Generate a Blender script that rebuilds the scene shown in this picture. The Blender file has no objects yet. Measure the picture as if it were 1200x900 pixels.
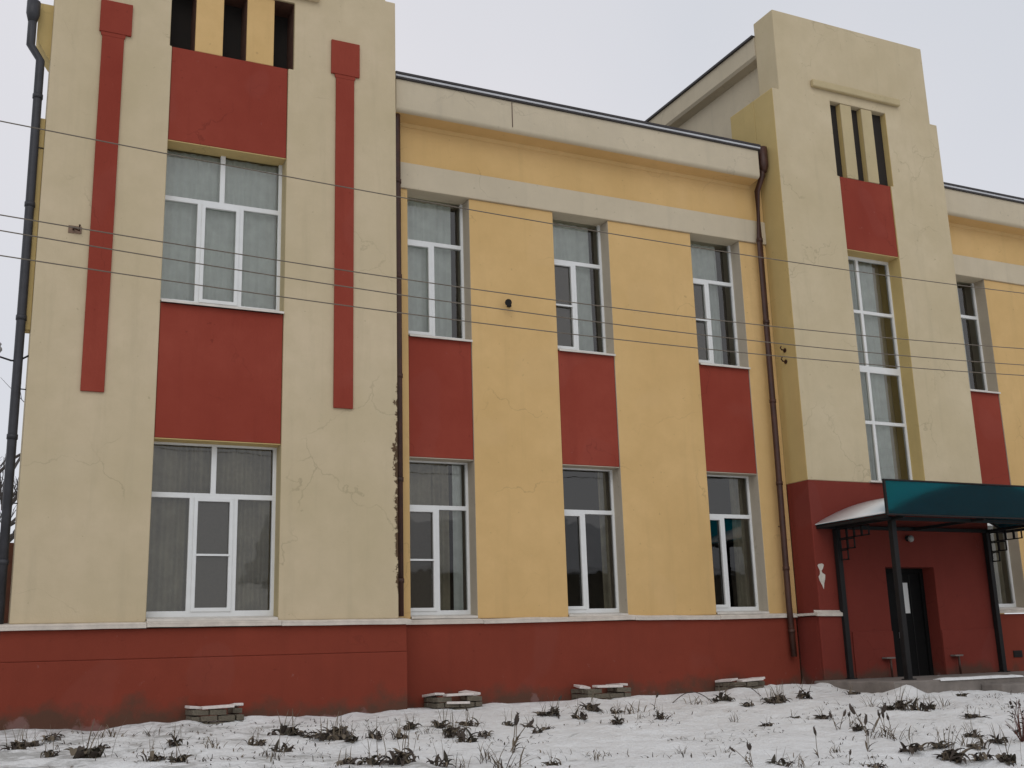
import bpy, bmesh, math, random
from math import sin, cos, pi, radians
from mathutils import Vector, noise

scene = bpy.context.scene
COL = scene.collection

# ------------------------------------------------------------------ camera
cam_d = bpy.data.cameras.new('Camera')
cam = bpy.data.objects.new('Camera', cam_d)
COL.objects.link(cam)
CAM_Z = .68
cam.location = (0, -14.5, CAM_Z)
from mathutils import Matrix
cam.rotation_euler = (Matrix.Rotation(radians(-25.785), 3, 'Z') @ Matrix.Rotation(radians(103.4925), 3, 'X')
                      @ Matrix.Rotation(radians(-1.728), 3, 'Z')).to_euler('XYZ')
cam_d.sensor_width = 36
cam_d.lens = 36 * 1316.27 / 1200
cam_d.clip_end = 2000
scene.camera = cam

# ------------------------------------------------------------------ sky and sun (overcast winter day)
SUN_EL, SUN_AZ = radians(38), radians(205)
w = bpy.data.worlds.new('World'); scene.world = w; w.use_nodes = True
nt = w.node_tree; nt.nodes.clear()
def N(tree, typ, **kw):
    n = tree.nodes.new(typ)
    for k, v in kw.items(): setattr(n, k, v)
    return n
out = N(nt, 'ShaderNodeOutputWorld')
bg = N(nt, 'ShaderNodeBackground'); bg.inputs['Strength'].default_value = .1
sky = N(nt, 'ShaderNodeTexSky', sky_type='NISHITA', sun_disc=False, sun_elevation=SUN_EL, sun_rotation=SUN_AZ)
tc = N(nt, 'ShaderNodeTexCoord')
no = N(nt, 'ShaderNodeTexNoise'); no.inputs['Scale'].default_value = 1.3; no.inputs['Detail'].default_value = 4
cr = N(nt, 'ShaderNodeValToRGB')
cr.color_ramp.elements[0].position = .3; cr.color_ramp.elements[0].color = (5.75, 6.1, 6.65, 1)
cr.color_ramp.elements[1].position = .72; cr.color_ramp.elements[1].color = (7.35, 7.2, 7.5, 1)
mx = N(nt, 'ShaderNodeMix', data_type='RGBA'); mx.inputs[0].default_value = .93
nt.links.new(tc.outputs['Generated'], no.inputs['Vector'])
nt.links.new(no.outputs[0], cr.inputs[0])
nt.links.new(sky.outputs[0], mx.inputs[6]); nt.links.new(cr.outputs[0], mx.inputs[7])
nt.links.new(mx.outputs[2], bg.inputs[0]); nt.links.new(bg.outputs[0], out.inputs[0])

sd = bpy.data.lights.new('Sun', 'SUN'); sd.energy = .5; sd.angle = radians(40); sd.color = (1, .97, .92)
so = bpy.data.objects.new('Sun', sd); COL.objects.link(so)
d = Vector((sin(SUN_AZ) * cos(SUN_EL), cos(SUN_AZ) * cos(SUN_EL), sin(SUN_EL)))
so.rotation_euler = (-d).to_track_quat('-Z', 'Y').to_euler()
vs = scene.view_settings
vs.view_transform = 'Standard'; vs.look = 'None'; vs.exposure = .12; vs.gamma = 1; vs.use_curve_mapping = False

# ------------------------------------------------------------------ materials
MATS = {}
def newmat(name):
    m = bpy.data.materials.new(name); m.use_nodes = True
    t = m.node_tree; t.nodes.clear()
    o = N(t, 'ShaderNodeOutputMaterial'); b = N(t, 'ShaderNodeBsdfPrincipled')
    t.links.new(b.outputs[0], o.inputs[0])
    MATS[name] = m
    return m, t, b
def coords(t, scale=(1, 1, 1)):
    tcn = N(t, 'ShaderNodeTexCoord'); mp = N(t, 'ShaderNodeMapping')
    mp.inputs['Scale'].default_value = scale
    t.links.new(tcn.outputs['Object'], mp.inputs['Vector'])
    return mp.outputs[0]
def tnoise(t, vec, scale, detail=4, rough=.55):
    n = N(t, 'ShaderNodeTexNoise'); n.inputs['Scale'].default_value = scale
    n.inputs['Detail'].default_value = detail; n.inputs['Roughness'].default_value = rough
    t.links.new(vec, n.inputs['Vector']); return n.outputs[0]
def maprange(t, v, a, b, c, d_):
    n = N(t, 'ShaderNodeMapRange'); n.inputs[1].default_value = a; n.inputs[2].default_value = b
    n.inputs[3].default_value = c; n.inputs[4].default_value = d_
    t.links.new(v, n.inputs[0]); return n.outputs[0]
def math_(t, op, a, b=None):
    n = N(t, 'ShaderNodeMath', operation=op)
    for i, v in enumerate((a, b)):
        if v is None: continue
        if isinstance(v, (int, float)): n.inputs[i].default_value = v
        else: t.links.new(v, n.inputs[i])
    return n.outputs[0]
def mixcol(t, f, a, b):
    n = N(t, 'ShaderNodeMix', data_type='RGBA')
    for i, v in ((0, f), (6, a), (7, b)):
        if isinstance(v, (int, float)): n.inputs[i].default_value = v
        elif isinstance(v, tuple): n.inputs[i].default_value = v + (1,) if len(v) == 3 else v
        else: t.links.new(v, n.inputs[i])
    return n.outputs[2]
def scl(c, k): return tuple(min(1, x * k) for x in c)
def bump(t, b, h, strength=.3, dist=.01):
    n = N(t, 'ShaderNodeBump'); n.inputs['Strength'].default_value = strength; n.inputs['Distance'].default_value = dist
    t.links.new(h, n.inputs['Height']); t.links.new(n.outputs[0], b.inputs['Normal'])

def plaster(name, col, var=.1, streak=.16, fade=None, peel=False, damp=None, rough=.9):
    """old painted render: cloudy tone, rain streaks, small chips, float marks"""
    m, t, b = newmat(name)
    v = coords(t); vst = coords(t, (5, 5, .35))
    big = tnoise(t, v, .55, 3); mid = tnoise(t, v, 3.2, 6, .65); st = tnoise(t, vst, 1.0, 5, .6)
    fine = tnoise(t, v, 45, 4, .6)
    c = mixcol(t, maprange(t, big, .3, .7, 0, 1), scl(col, 1 - var), scl(col, 1 + var * .7) if fade is None else fade)
    c = mixcol(t, maprange(t, mid, .35, .75, 0, .5), c, scl(col, .84))
    c = mixcol(t, maprange(t, st, .55, .8, 0, streak * 2.2), c, scl((col[0] * .7, col[1] * .72, col[2] * .75), 1))
    spots = maprange(t, tnoise(t, v, 13, 2, .4), .735, .76, 0, .45)
    c = mixcol(t, spots, c, scl(col, .6))
    pale = maprange(t, tnoise(t, v, 7, 5, .7), .68, .74, 0, .35)
    c = mixcol(t, pale, c, tuple(x * .75 + .12 for x in col))
    vo = N(t, 'ShaderNodeTexVoronoi', feature='DISTANCE_TO_EDGE'); vo.inputs['Scale'].default_value = .55
    wv = N(t, 'ShaderNodeVectorMath', operation='MULTIPLY_ADD'); wn = N(t, 'ShaderNodeTexNoise'); wn.inputs['Scale'].default_value = 2.2; wn.inputs['Detail'].default_value = 6
    t.links.new(v, wn.inputs['Vector']); t.links.new(wn.outputs['Color'], wv.inputs[0]); wv.inputs[1].default_value = (.7, .7, .7); t.links.new(v, wv.inputs[2])
    t.links.new(wv.outputs[0], vo.inputs['Vector'])
    crack = math_(t, 'MULTIPLY', maprange(t, vo.outputs[0], .0, .006, .4, 0), maprange(t, tnoise(t, v, .9, 2), .5, .6, 0, 1))
    c = mixcol(t, crack, c, scl(col, .45))
    patch = maprange(t, tnoise(t, coords(t, (1.1, 1.1, .8)), 1.05, 1, .3), .63, .66, 0, .1 if col[1] < .1 else .2)
    c = mixcol(t, patch, c, tuple(x * .88 + .05 for x in col))
    h = math_(t, 'ADD', math_(t, 'MULTIPLY', mid, 1.2), math_(t, 'MULTIPLY', fine, .35))
    sx = N(t, 'ShaderNodeSeparateXYZ'); t.links.new(v, sx.inputs[0])
    if peel:
        n = tnoise(t, v, 11, 5, .7); n2 = tnoise(t, v, 1.6, 2)
        edge = maprange(t, sx.outputs[0], 5.0, 5.24, 0, .5)
        zz = math_(t, 'MULTIPLY', maprange(t, sx.outputs[2], 1.25, 1.6, .75, 1), maprange(t, sx.outputs[2], 4.2, 5.0, 1, .55))
        k = math_(t, 'MULTIPLY', zz, math_(t, 'ADD', math_(t, 'ADD', edge, math_(t, 'MULTIPLY', n, .62)), math_(t, 'MULTIPLY', n2, .25)))
        gate = maprange(t, sx.outputs[0], 4.9, 5.06, 0, 1)
        mask = math_(t, 'MULTIPLY', maprange(t, k, .82, .85, 0, 1), gate)
        c = mixcol(t, mask, c, mixcol(t, n, (.03, .018, .01), (.16, .1, .055)))
        h = math_(t, 'SUBTRACT', h, math_(t, 'MULTIPLY', mask, 3))
    if damp:
        z0, z1, dc = damp
        n = tnoise(t, v, 1.7, 5, .65)
        k = math_(t, 'ADD', maprange(t, sx.outputs[2], z0, z1, .48, 0), math_(t, 'MULTIPLY', n, .8))
        c = mixcol(t, maprange(t, k, .6, .78, 0, .85), c, dc)
        n = tnoise(t, v, 2.4, 5, .6)
        k = math_(t, 'ADD', maprange(t, sx.outputs[2], z0, z1 * .9, .3, 0), math_(t, 'MULTIPLY', n, .75))
        c = mixcol(t, maprange(t, k, .66, .7, 0, .5), c, tuple(x * .6 + .13 for x in col))
    t.links.new(c, b.inputs['Base Color']); b.inputs['Roughness'].default_value = rough
    b.inputs['Specular IOR Level'].default_value = .25
    bump(t, b, h, .35, .012)
    return m
def simple(name, col, rough=.6, var=.15, scale=8, metal=0, spec=.4, bmp=.15):
    m, t, b = newmat(name)
    v = coords(t); n = tnoise(t, v, scale, 5, .6)
    c = mixcol(t, maprange(t, n, .3, .7, 0, 1), scl(col, 1 - var), scl(col, 1 + var))
    t.links.new(c, b.inputs['Base Color'])
    t.links.new(maprange(t, n, .3, .7, rough * .85, min(1, rough * 1.15)), b.inputs['Roughness'])
    b.inputs['Metallic'].default_value = metal; b.inputs['Specular IOR Level'].default_value = spec
    if bmp: bump(t, b, tnoise(t, v, scale * 5, 3), bmp, .004)
    return m

CREAM = (.568, .47, .298)
plaster('cream', CREAM, var=.07, fade=(.62, .51, .35), peel=True)
plaster('cream_tower', CREAM, var=.07, fade=(.61, .512, .348))
plaster('cream_pale', (.58, .50, .365), var=.07)
plaster('cream_side', (.56, .42, .18), var=.1)
plaster('yellow', (.655, .43, .178), var=.08, streak=.14, fade=(.69, .465, .21))
plaster('yellow_lintel', (.58, .43, .19), var=.06)
plaster('reveal', (.48, .42, .33), var=.07)
plaster('reveal_tan', (.50, .41, .24), var=.07)
plaster('red', (.275, .042, .0245), var=.12, streak=.2, fade=(.30, .058, .036))
plaster('red_plinth', (.225, .043, .024), var=.1, streak=.12, damp=(-.1, .5, (.085, .05, .033)))
plaster('red_tower', (.195, .034, .023), var=.1, streak=.12, damp=(0.05, .5, (.085, .05, .035)))
simple('pvc', (.74, .75, .74), .35, .04, 4, spec=.5, bmp=0)
simple('flashing', (.64, .60, .54), .45, .12, 5)
simple('ledge_snow', (.60, .54, .47), .8, .14, 6, bmp=.3)
simple('dark_pipe', (.035, .035, .04), .5, .3, 6)
simple('brown_pipe', (.055, .022, .014), .5, .35, 6)
simple('gutter_dark', (.035, .03, .03), .5, .3, 6)
simple('roof_metal', (.55, .56, .58), .4, .1, 3, spec=.5)
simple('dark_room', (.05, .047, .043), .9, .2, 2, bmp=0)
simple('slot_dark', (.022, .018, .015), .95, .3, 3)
simple('slot_brick', (.10, .045, .028), .95, .3, 9, bmp=.4)
simple('tulle', (.84, .88, .84), .9, .1, 5, bmp=0)
simple('drape', (.34, .30, .22), .95, .3, 3, bmp=0)
simple('net', (.20, .175, .15), .9, .08, 30, bmp=0)
simple('steel', (.013, .012, .012), .65, .35, 8, spec=.25)
simple('white_sheet', (.72, .73, .73), .4, .05, 3)
simple('door_metal', (.006, .006, .006), .7, .3, 5, spec=.15)
simple('paper', (.72, .72, .7), .8, .05, 10, bmp=0)
simple('chrome', (.35, .35, .36), .35, .1, 10, metal=1)
simple('concrete', (.20, .175, .155), .9, .25, 4, bmp=.5)
simple('brick_grey', (.135, .115, .085), .95, .4, 9, bmp=.6)
simple('plank_snow', (.68, .62, .58), .85, .12, 14, bmp=.4)
simple('plank', (.20, .13, .09), .85, .25, 12, bmp=.4)
simple('wire', (.15, .125, .095), .6, .2, 3, bmp=0)
simple('ceramic', (.30, .29, .27), .3, .1, 10)
simple('bare_plaster', (.60, .55, .48), .9, .15, 12, bmp=.5)
simple('fence_board', (.12, .045, .025), .85, .3, 5, bmp=.4)
simple('bark', (.07, .06, .055), .95, .3, 5, bmp=.3)
simple('weed_dark', (.065, .05, .04), .9, .4, 7, bmp=0)
simple('weed_tan', (.17, .135, .095), .9, .4, 7, bmp=0)
simple('weed_green', (.07, .06, .042), .9, .4, 7, bmp=0)
simple('weed_red', (.12, .045, .035), .9, .4, 7, bmp=0)

# glass: thin pane, partly reflecting
m = bpy.data.materials.new('glass'); m.use_nodes = True; MATS['glass'] = m
t = m.node_tree; t.nodes.clear()
o = N(t, 'ShaderNodeOutputMaterial'); ms = N(t, 'ShaderNodeMixShader')
tr = N(t, 'ShaderNodeBsdfTransparent'); tr.inputs[0].default_value = (.88, .90, .88, 1)
gl = N(t, 'ShaderNodeBsdfGlossy'); gl.inputs['Roughness'].default_value = .02; gl.inputs[0].default_value = (.95, .93, .89, 1)
fr = N(t, 'ShaderNodeFresnel'); fr.inputs[0].default_value = 1.9
v = coords(t); bn = N(t, 'ShaderNodeBump'); bn.inputs['Strength'].default_value = .08; bn.inputs['Distance'].default_value = .02
t.links.new(tnoise(t, v, 2.2, 2), bn.inputs['Height'])
t.links.new(bn.outputs[0], gl.inputs['Normal'])
t.links.new(fr.outputs[0], ms.inputs[0]); t.links.new(tr.outputs[0], ms.inputs[1]); t.links.new(gl.outputs[0], ms.inputs[2])
t.links.new(ms.outputs[0], o.inputs[0])

# teal polycarbonate
m = bpy.data.materials.new('teal_sheet'); m.use_nodes = True; MATS['teal_sheet'] = m
t = m.node_tree; t.nodes.clear()
o = N(t, 'ShaderNodeOutputMaterial'); ms = N(t, 'ShaderNodeMixShader'); ms.inputs[0].default_value = .78
pb = N(t, 'ShaderNodeBsdfPrincipled'); pb.inputs['Base Color'].default_value = (.004, .04, .055, 1); pb.inputs['Roughness'].default_value = .18
tl = N(t, 'ShaderNodeBsdfTranslucent'); tl.inputs[0].default_value = (.008, .60, .70, 1)
t.links.new(pb.outputs[0], ms.inputs[1]); t.links.new(tl.outputs[0], ms.inputs[2]); t.links.new(ms.outputs[0], o.inputs[0])

# snow with thin trodden / grassy patches
m, t, b = newmat('snow')
v = coords(t); vs_ = coords(t, (1, 1.6, 1))
a = tnoise(t, vs_, 1.1, 6, .62); c2 = tnoise(t, vs_, 5.5, 5, .65); f = tnoise(t, v, 60, 3)
c = mixcol(t, maprange(t, a, .35, .7, 0, 1), (.86, .86, .85), (.77, .765, .75))
sx = N(t, 'ShaderNodeSeparateXYZ'); t.links.new(v, sx.inputs[0])
bias = maprange(t, sx.outputs[0], 0, 6.5, .12, 0)
k = math_(t, 'ADD', math_(t, 'ADD', math_(t, 'MULTIPLY', a, .5), math_(t, 'MULTIPLY', c2, .5)), bias)
c = mixcol(t, maprange(t, k, .575, .67, 0, .6), c, (.26, .25, .225))
t.links.new(c, b.inputs['Base Color']); b.inputs['Roughness'].default_value = .85
b.inputs['Specular IOR Level'].default_value = .2
bump(t, b, math_(t, 'ADD', math_(t, 'MULTIPLY', c2, 1.5), math_(t, 'MULTIPLY', f, .5)), .9, .045)

# ------------------------------------------------------------------ mesh helpers
def quad(bm, pts, mi=0):
    f_ = bm.faces.new([bm.verts.new(p) for p in pts]); f_.material_index = mi; return f_
def box(bm, x0, x1, y0, y1, z0, z1, mi=0):
    vv = [bm.verts.new((x, y, z)) for z in (z0, z1) for y in (y0, y1) for x in (x0, x1)]
    for q in ((0, 2, 3, 1), (4, 5, 7, 6), (0, 1, 5, 4), (2, 6, 7, 3), (0, 4, 6, 2), (1, 3, 7, 5)):
        bm.faces.new([vv[i] for i in q]).material_index = mi
def tube(bm, pts, r, seg=8, cap=True, mi=0):
    pts = [Vector(p) for p in pts]
    rs = r if isinstance(r, (list, tuple)) else [r] * len(pts)
    rings = []
    for i, p in enumerate(pts):
        a_ = pts[max(0, i - 1)]; c_ = pts[min(len(pts) - 1, i + 1)]
        dr = (c_ - a_).normalized()
        u_ = dr.cross(Vector((0, 0, 1)))
        if u_.length < .05: u_ = dr.cross(Vector((1, 0, 0)))
        u_.normalize(); w_ = dr.cross(u_)
        rings.append([bm.verts.new(p + (u_ * cos(2 * pi * k / seg) + w_ * sin(2 * pi * k / seg)) * rs[i]) for k in range(seg)])
    for i in range(len(rings) - 1):
        for k in range(seg):
            f_ = bm.faces.new((rings[i][k], rings[i][(k + 1) % seg], rings[i + 1][(k + 1) % seg], rings[i + 1][k]))
            f_.smooth = True; f_.material_index = mi
    if cap:
        bm.faces.new(rings[0][::-1]).material_index = mi; bm.faces.new(rings[-1]).material_index = mi
def ptube(p0, p1, r, mat, name, parent, seg=8):
    bm = bmesh.new(); tube(bm, [p0, p1], r, seg); return obj(name, bm, mat, parent)
def extrude_x(bm, prof, x0, x1, mi=0):
    """closed (y,z) profile swept along x"""
    a_ = [bm.verts.new((x0, y, z)) for y, z in prof]; b_ = [bm.verts.new((x1, y, z)) for y, z in prof]
    n = len(prof)
    for i in range(n):
        bm.faces.new((a_[i], a_[(i + 1) % n], b_[(i + 1) % n], b_[i])).material_index = mi
    bm.faces.new(a_[::-1]); bm.faces.new(b_)
def facade(bm, x0, x1, z0, z1, y, holes, depth, mi=0, mr=0, outer=True):
    """wall sheet in the plane y with rectangular holes and real reveals of the given depth"""
    xs = sorted({x0, x1, *[h[0] for h in holes], *[h[1] for h in holes]})
    zs = sorted({z0, z1, *[h[2] for h in holes], *[h[3] for h in holes]})
    xs = [x for x in xs if x0 - 1e-6 <= x <= x1 + 1e-6]; zs = [z for z in zs if z0 - 1e-6 <= z <= z1 + 1e-6]
    def solid(i, j):
        if i < 0 or j < 0 or i >= len(xs) - 1 or j >= len(zs) - 1: return None
        cx, cz = (xs[i] + xs[i + 1]) / 2, (zs[j] + zs[j + 1]) / 2
        return not any(h[0] < cx < h[1] and h[2] < cz < h[3] for h in holes)
    cache = {}
    def V(x, yy, z):
        k_ = (round(x, 4), round(yy, 4), round(z, 4))
        if k_ not in cache: cache[k_] = bm.verts.new((x, yy, z))
        return cache[k_]
    yb = y + depth
    for i in range(len(xs) - 1):
        for j in range(len(zs) - 1):
            if not solid(i, j): continue
            a_, b_, c_, d_ = xs[i], xs[i + 1], zs[j], zs[j + 1]
            bm.faces.new((V(a_, y, c_), V(b_, y, c_), V(b_, y, d_), V(a_, y, d_))).material_index = mi
            bm.faces.new((V(a_, yb, d_), V(b_, yb, d_), V(b_, yb, c_), V(a_, yb, c_))).material_index = mr
            for (ni, nj, p, q) in ((i - 1, j, (a_, d_), (a_, c_)), (i + 1, j, (b_, c_), (b_, d_)),
                                   (i, j - 1, (a_, c_), (b_, c_)), (i, j + 1, (b_, d_), (a_, d_))):
                s = solid(ni, nj)
                if s is True or (s is None and not outer): continue
                f_ = bm.faces.new((V(p[0], y, p[1]), V(p[0], yb, p[1]), V(q[0], yb, q[1]), V(q[0], y, q[1])))
                f_.material_index = mi if s is None else mr
def obj(name, bm, mats, parent=None, bevel=0, label=None, recalc=True):
    if recalc: bmesh.ops.recalc_face_normals(bm, faces=bm.faces)
    me = bpy.data.meshes.new(name); bm.to_mesh(me); bm.free()
    for mm in ([mats] if isinstance(mats, str) else mats): me.materials.append(MATS[mm])
    o_ = bpy.data.objects.new(name, me); COL.objects.link(o_)
    if parent: o_.parent = parent
    if bevel:
        bv = o_.modifiers.new('Bevel', 'BEVEL'); bv.width = bevel; bv.segments = 2; bv.limit_method = 'ANGLE'; bv.angle_limit = radians(40)
    if label: o_['label'] = label
    return o_
def bobj(name, dims, mat, parent=None, bevel=.006, label=None):
    bm = bmesh.new(); box(bm, *dims); return obj(name, bm, mat, parent, bevel, label)
def thing(name, label, cat, group=None):
    e = bpy.data.objects.new(name, None); COL.objects.link(e); e.empty_display_size = .1
    return tag(e, label, cat, group)
def tag(o_, label, cat, group=None):
    o_['label'] = label; o_['category'] = cat
    if group: o_['group'] = group
    return o_

# ------------------------------------------------------------------ ground
def gz(x, y):
    t_ = min(1, max(0, (x - 8) / 6)); t_ = t_ * t_ * (3 - 2 * t_)
    return .05 * t_ - .055 * min(16, max(0, -y))
def gnd(x, y):
    z = gz(x, y)
    if -9 < y < .4 and -2 < x < 22:
        e = min(1, (.4 - y) / .5)
        z += e * (.045 * noise.noise((x * 1.1, y * 1.5, 0)) + .04 * noise.noise((x * 3.1, y * 4, 3)) + .012 * noise.noise((x * 9, y * 11, 5)))
        z += .16 * math.exp(-((x - 12.15) ** 2 / .09 + (y + 1.95) ** 2 / .05))
        for wx, wy in ((2.35, -.55), (3.15, -.45), (5.6, -.2), (6.5, -.1), (7.9, -.15), (8.85, -.1), (10.5, -.2), (11.2, -.15), (10.9, -.3)):
            z += .03 * math.exp(-((x - wx) ** 2 / .05 + (y - wy) ** 2 / .03))
        z += .02 * math.exp(-((x - 10.4) ** 2 / 2.5 + (y + .35) ** 2 / .1))
        z += .06 * math.exp(-((y + .5 + .1 * sin(x * 2)) ** 2 / .3)) * (1 if x > 11 else 0)
    return z
def axis(segs):
    r = []
    for a_, b_, n in segs: r += [a_ + (b_ - a_) * i / n for i in range(n)]
    return r + [segs[-1][1]]
gx = axis([(-900, -60, 6), (-60, -2, 12), (-2, 14, 320), (14, 22, 60), (22, 60, 10), (60, 900, 6)])
gy = axis([(-900, -60, 6), (-60, -9, 14), (-9, .4, 200), (.4, 60, 20), (60, 900, 6)])
me = bpy.data.meshes.new('ground')
V_ = [(x, y, gnd(x, y)) for y in gy for x in gx]
nx = len(gx)
F_ = [(j * nx + i, j * nx + i + 1, (j + 1) * nx + i + 1, (j + 1) * nx + i) for j in range(len(gy) - 1) for i in range(nx - 1)]
me.from_pydata(V_, [], F_); me.materials.append(MATS['snow'])
me.polygons.foreach_set('use_smooth', [True] * len(F_))
g = bpy.data.objects.new('ground', me); COL.objects.link(g); g['kind'] = 'structure'; g['label'] = 'snow covered ground with weeds showing through'

# ------------------------------------------------------------------ building
B = thing('building', 'long two storey plastered building, cream towers, yellow wings and red panels', 'building')
YL, YM, YT = 0.0, .45, -.1        # planes of end block, wings, stair tower

def curtain(x0, x1, z0, z1, y, mat, parent, folds=None):
    bm = bmesh.new(); n = max(12, int((x1 - x0) * 60)); ph = random.random() * 6
    k_ = folds or random.uniform(38, 52)
    prev = None
    for i in range(n + 1):
        x = x0 + (x1 - x0) * i / n
        yy = y + (.012 if mat == 'tulle' else .028) * sin(k_ * x + ph + 1.3 * sin(5 * x + ph)) + .012 * sin(17 * x + ph)
        cur = (bm.verts.new((x, yy, z0)), bm.verts.new((x + .01 * sin(9 * x), yy * .995 + y * .005, z1)))
        if prev:
            f_ = bm.faces.new((prev[0], cur[0], cur[1], prev[1])); f_.smooth = True
        prev = cur
    return obj('curtain', bm, mat, parent, recalc=False)

def window(x0, x1, z0, z1, y, cells, sashes=(), bars=(), nets=(), curtains=(), label=None, sill=None, wall_depth=.5):
    """white plastic window filling an opening; cells are the panes (xa, xb, za, zb)"""
    e = bpy.data.objects.new('window', None); COL.objects.link(e); e.parent = B; e.empty_display_size = .1
    if label: e['label'] = label
    ox0, ox1 = x0, x1
    x0 -= .05; x1 += .022; z1 += .03      # the outer frame sits partly inside the wall
    cells = [(a - .05 if abs(a - ox0) < .07 else a, b + .022 if abs(b - ox1) < .07 else b, c, d_ + .03 if z1 - d_ < .12 else d_) for a, b, c, d_ in cells]
    bm = bmesh.new(); facade(bm, x0, x1, z0, z1, y, cells, .07)
    obj('frame', bm, 'pvc', e, .006)
    for c_ in cells:
        tilt = random.uniform(-.004, .004)
        bm = bmesh.new()
        quad(bm, [(c_[0], y + .034, c_[2]), (c_[1], y + .034 + tilt, c_[2]), (c_[1], y + .034 + tilt, c_[3]), (c_[0], y + .034, c_[3])])
        obj('pane', bm, 'glass', e, recalc=False)
    for i in sashes:
        c_ = cells[i]; w_ = .038
        bm = bmesh.new(); facade(bm, c_[0] - .012, c_[1] + .012, c_[2] - .012, c_[3] + .012, y - .016, [(c_[0] + w_, c_[1] - w_, c_[2] + w_, c_[3] - w_)], .045)
        obj('sash', bm, 'pvc', e, .006)
    for i, z in bars:
        c_ = cells[i]; bobj('glazing_bar', (c_[0] + .03, c_[1] - .03, y - .03, y - .018, z - .014, z + .014), 'pvc', e, .003)
    for i in nets:
        c_ = cells[i]; bm = bmesh.new()
        quad(bm, [(c_[0] + .03, y + .06, c_[2]), (c_[1] - .03, y + .06, c_[2]), (c_[1] - .03, y + .06, c_[3]), (c_[0] + .03, y + .06, c_[3])])
        obj('insect_screen', bm, 'net', e, recalc=False)
    for a_, b_, mt in curtains: curtain(a_, b_, z0 + .03, z1 - .03, y + .17, mt, e)
    # dark room behind
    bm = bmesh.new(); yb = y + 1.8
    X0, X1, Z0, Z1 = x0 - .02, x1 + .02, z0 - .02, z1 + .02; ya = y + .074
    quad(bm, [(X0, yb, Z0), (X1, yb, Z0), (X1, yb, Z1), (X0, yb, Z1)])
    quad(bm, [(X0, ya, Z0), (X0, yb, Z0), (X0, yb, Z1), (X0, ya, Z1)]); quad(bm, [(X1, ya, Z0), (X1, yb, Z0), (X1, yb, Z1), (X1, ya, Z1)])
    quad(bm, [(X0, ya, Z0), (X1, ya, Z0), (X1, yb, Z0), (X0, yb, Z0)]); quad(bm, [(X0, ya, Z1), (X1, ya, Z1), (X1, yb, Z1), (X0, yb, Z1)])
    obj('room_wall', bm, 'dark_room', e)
    if sill:
        ys, zs_ = sill
        bm = bmesh.new()
        extrude_x(bm, [(y + .005, z0 + .004), (ys, zs_), (ys, zs_ - .03), (ys + .012, zs_ - .03), (ys + .012, zs_ - .008), (y + .005, z0 - .004)], ox0 - .004, ox1 + .004)
        obj('sill', bm, 'flashing', e)
    return e
random.seed(4)

# --- end block (cream)
LX0, LX1, LB0, LB1 = .45, 5.22, 1.97, 3.59
bm = bmesh.new()
facade(bm, LX0, LX1, 1.18, 12.05, YL, [(LB0, LB1, 1.18, 8.95), (1.94, 3.67, 8.95, 10.02), (LX0, .62, 10.4, 12.05), (5.06, LX1, 10.4, 12.05)], .5, 0, 1)
for f_ in bm.faces:
    if all(v.co.z > 10.39 for v in f_.verts): f_.material_index = 0
obj('wall', bm, ['cream', 'reveal_tan'], B, .014, 'cream plastered front of the end block')
bobj('hood_mould', (1.55, 4.02, -.09, -.001, 10.1, 10.24), 'cream', B, .02)
bobj('wall', (.78, 5.2, .5, 7.5, 0, 11.2), 'cream_pale', B, 0, 'side body of the end block')
def panel(x0, x1, z0, z1, y, lintel, mat='red'):
    bobj('red_panel', (x0 + .004, x1 - .004, y, y + .28, z0 + .012, z1), mat, B, .008)
    bobj('lintel', (x0 + .003, x1 - .003, y + .006, y + .285, z0, z0 + .011), lintel, B, 0)
panel(LB0, LB1, 7.55, 8.95, .02, 'yellow_lintel')
panel(LB0, LB1, 3.46, 5.26, .02, 'yellow_lintel')
# attic slots: dark openings between yellow piers
for a_, b_ in ((2.28, 2.66), (2.99, 3.38)):
    bobj('attic_pier', (a_, b_, .03, .40, 8.955, 10.015), 'yellow', B, .01)
for a_, b_ in ((1.94, 2.28), (2.66, 2.99), (3.38, 3.67)):
    bm = bmesh.new()
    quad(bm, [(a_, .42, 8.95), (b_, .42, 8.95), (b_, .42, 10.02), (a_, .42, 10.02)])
    quad(bm, [(b_ - .004, .05, 8.96), (b_ - .004, .42, 8.96), (b_ - .004, .42, 10.01), (b_ - .004, .05, 10.01)], 1)
    quad(bm, [(a_, .03, 10.012), (b_, .03, 10.012), (b_, .42, 10.012), (a_, .42, 10.012)], 1)
    quad(bm, [(a_ + .004, .05, 8.96), (a_ + .004, .42, 8.96), (a_ + .004, .42, 10.01), (a_ + .004, .05, 10.01)], 1)
    obj('attic_opening', bm, ['slot_dark', 'slot_brick'], B)
# raised strips with heads
for a_, b_, ha, hb, zt, zh in ((1.06, 1.34, 1.02, 1.43, 9.42, 8.95), (4.29, 4.565, 4.215, 4.645, 9.54, 9.0)):
    bm = bmesh.new(); box(bm, a_, b_, -.032, -.002, 4.0, zh - .06)
    vv = [(a_, zh - .06), (b_, zh - .06), (b_ + .015, zh - .045), (b_ + .02, zh), (a_ - .02, zh), (a_ - .015, zh - .045)]
    for yy0, yy1 in ((-.032, -.002),):
        A_ = [bm.verts.new((x, yy0, z)) for x, z in vv]; C_ = [bm.verts.new((x, yy1, z)) for x, z in vv]
        bm.faces.new(A_); bm.faces.new(C_[::-1])
        for i in range(6): bm.faces.new((A_[i], A_[(i + 1) % 6], C_[(i + 1) % 6], C_[i]))
    box(bm, ha, hb, -.04, -.002, zh, zt)
    obj('pilaster_strip', bm, 'red', B, .006)
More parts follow.
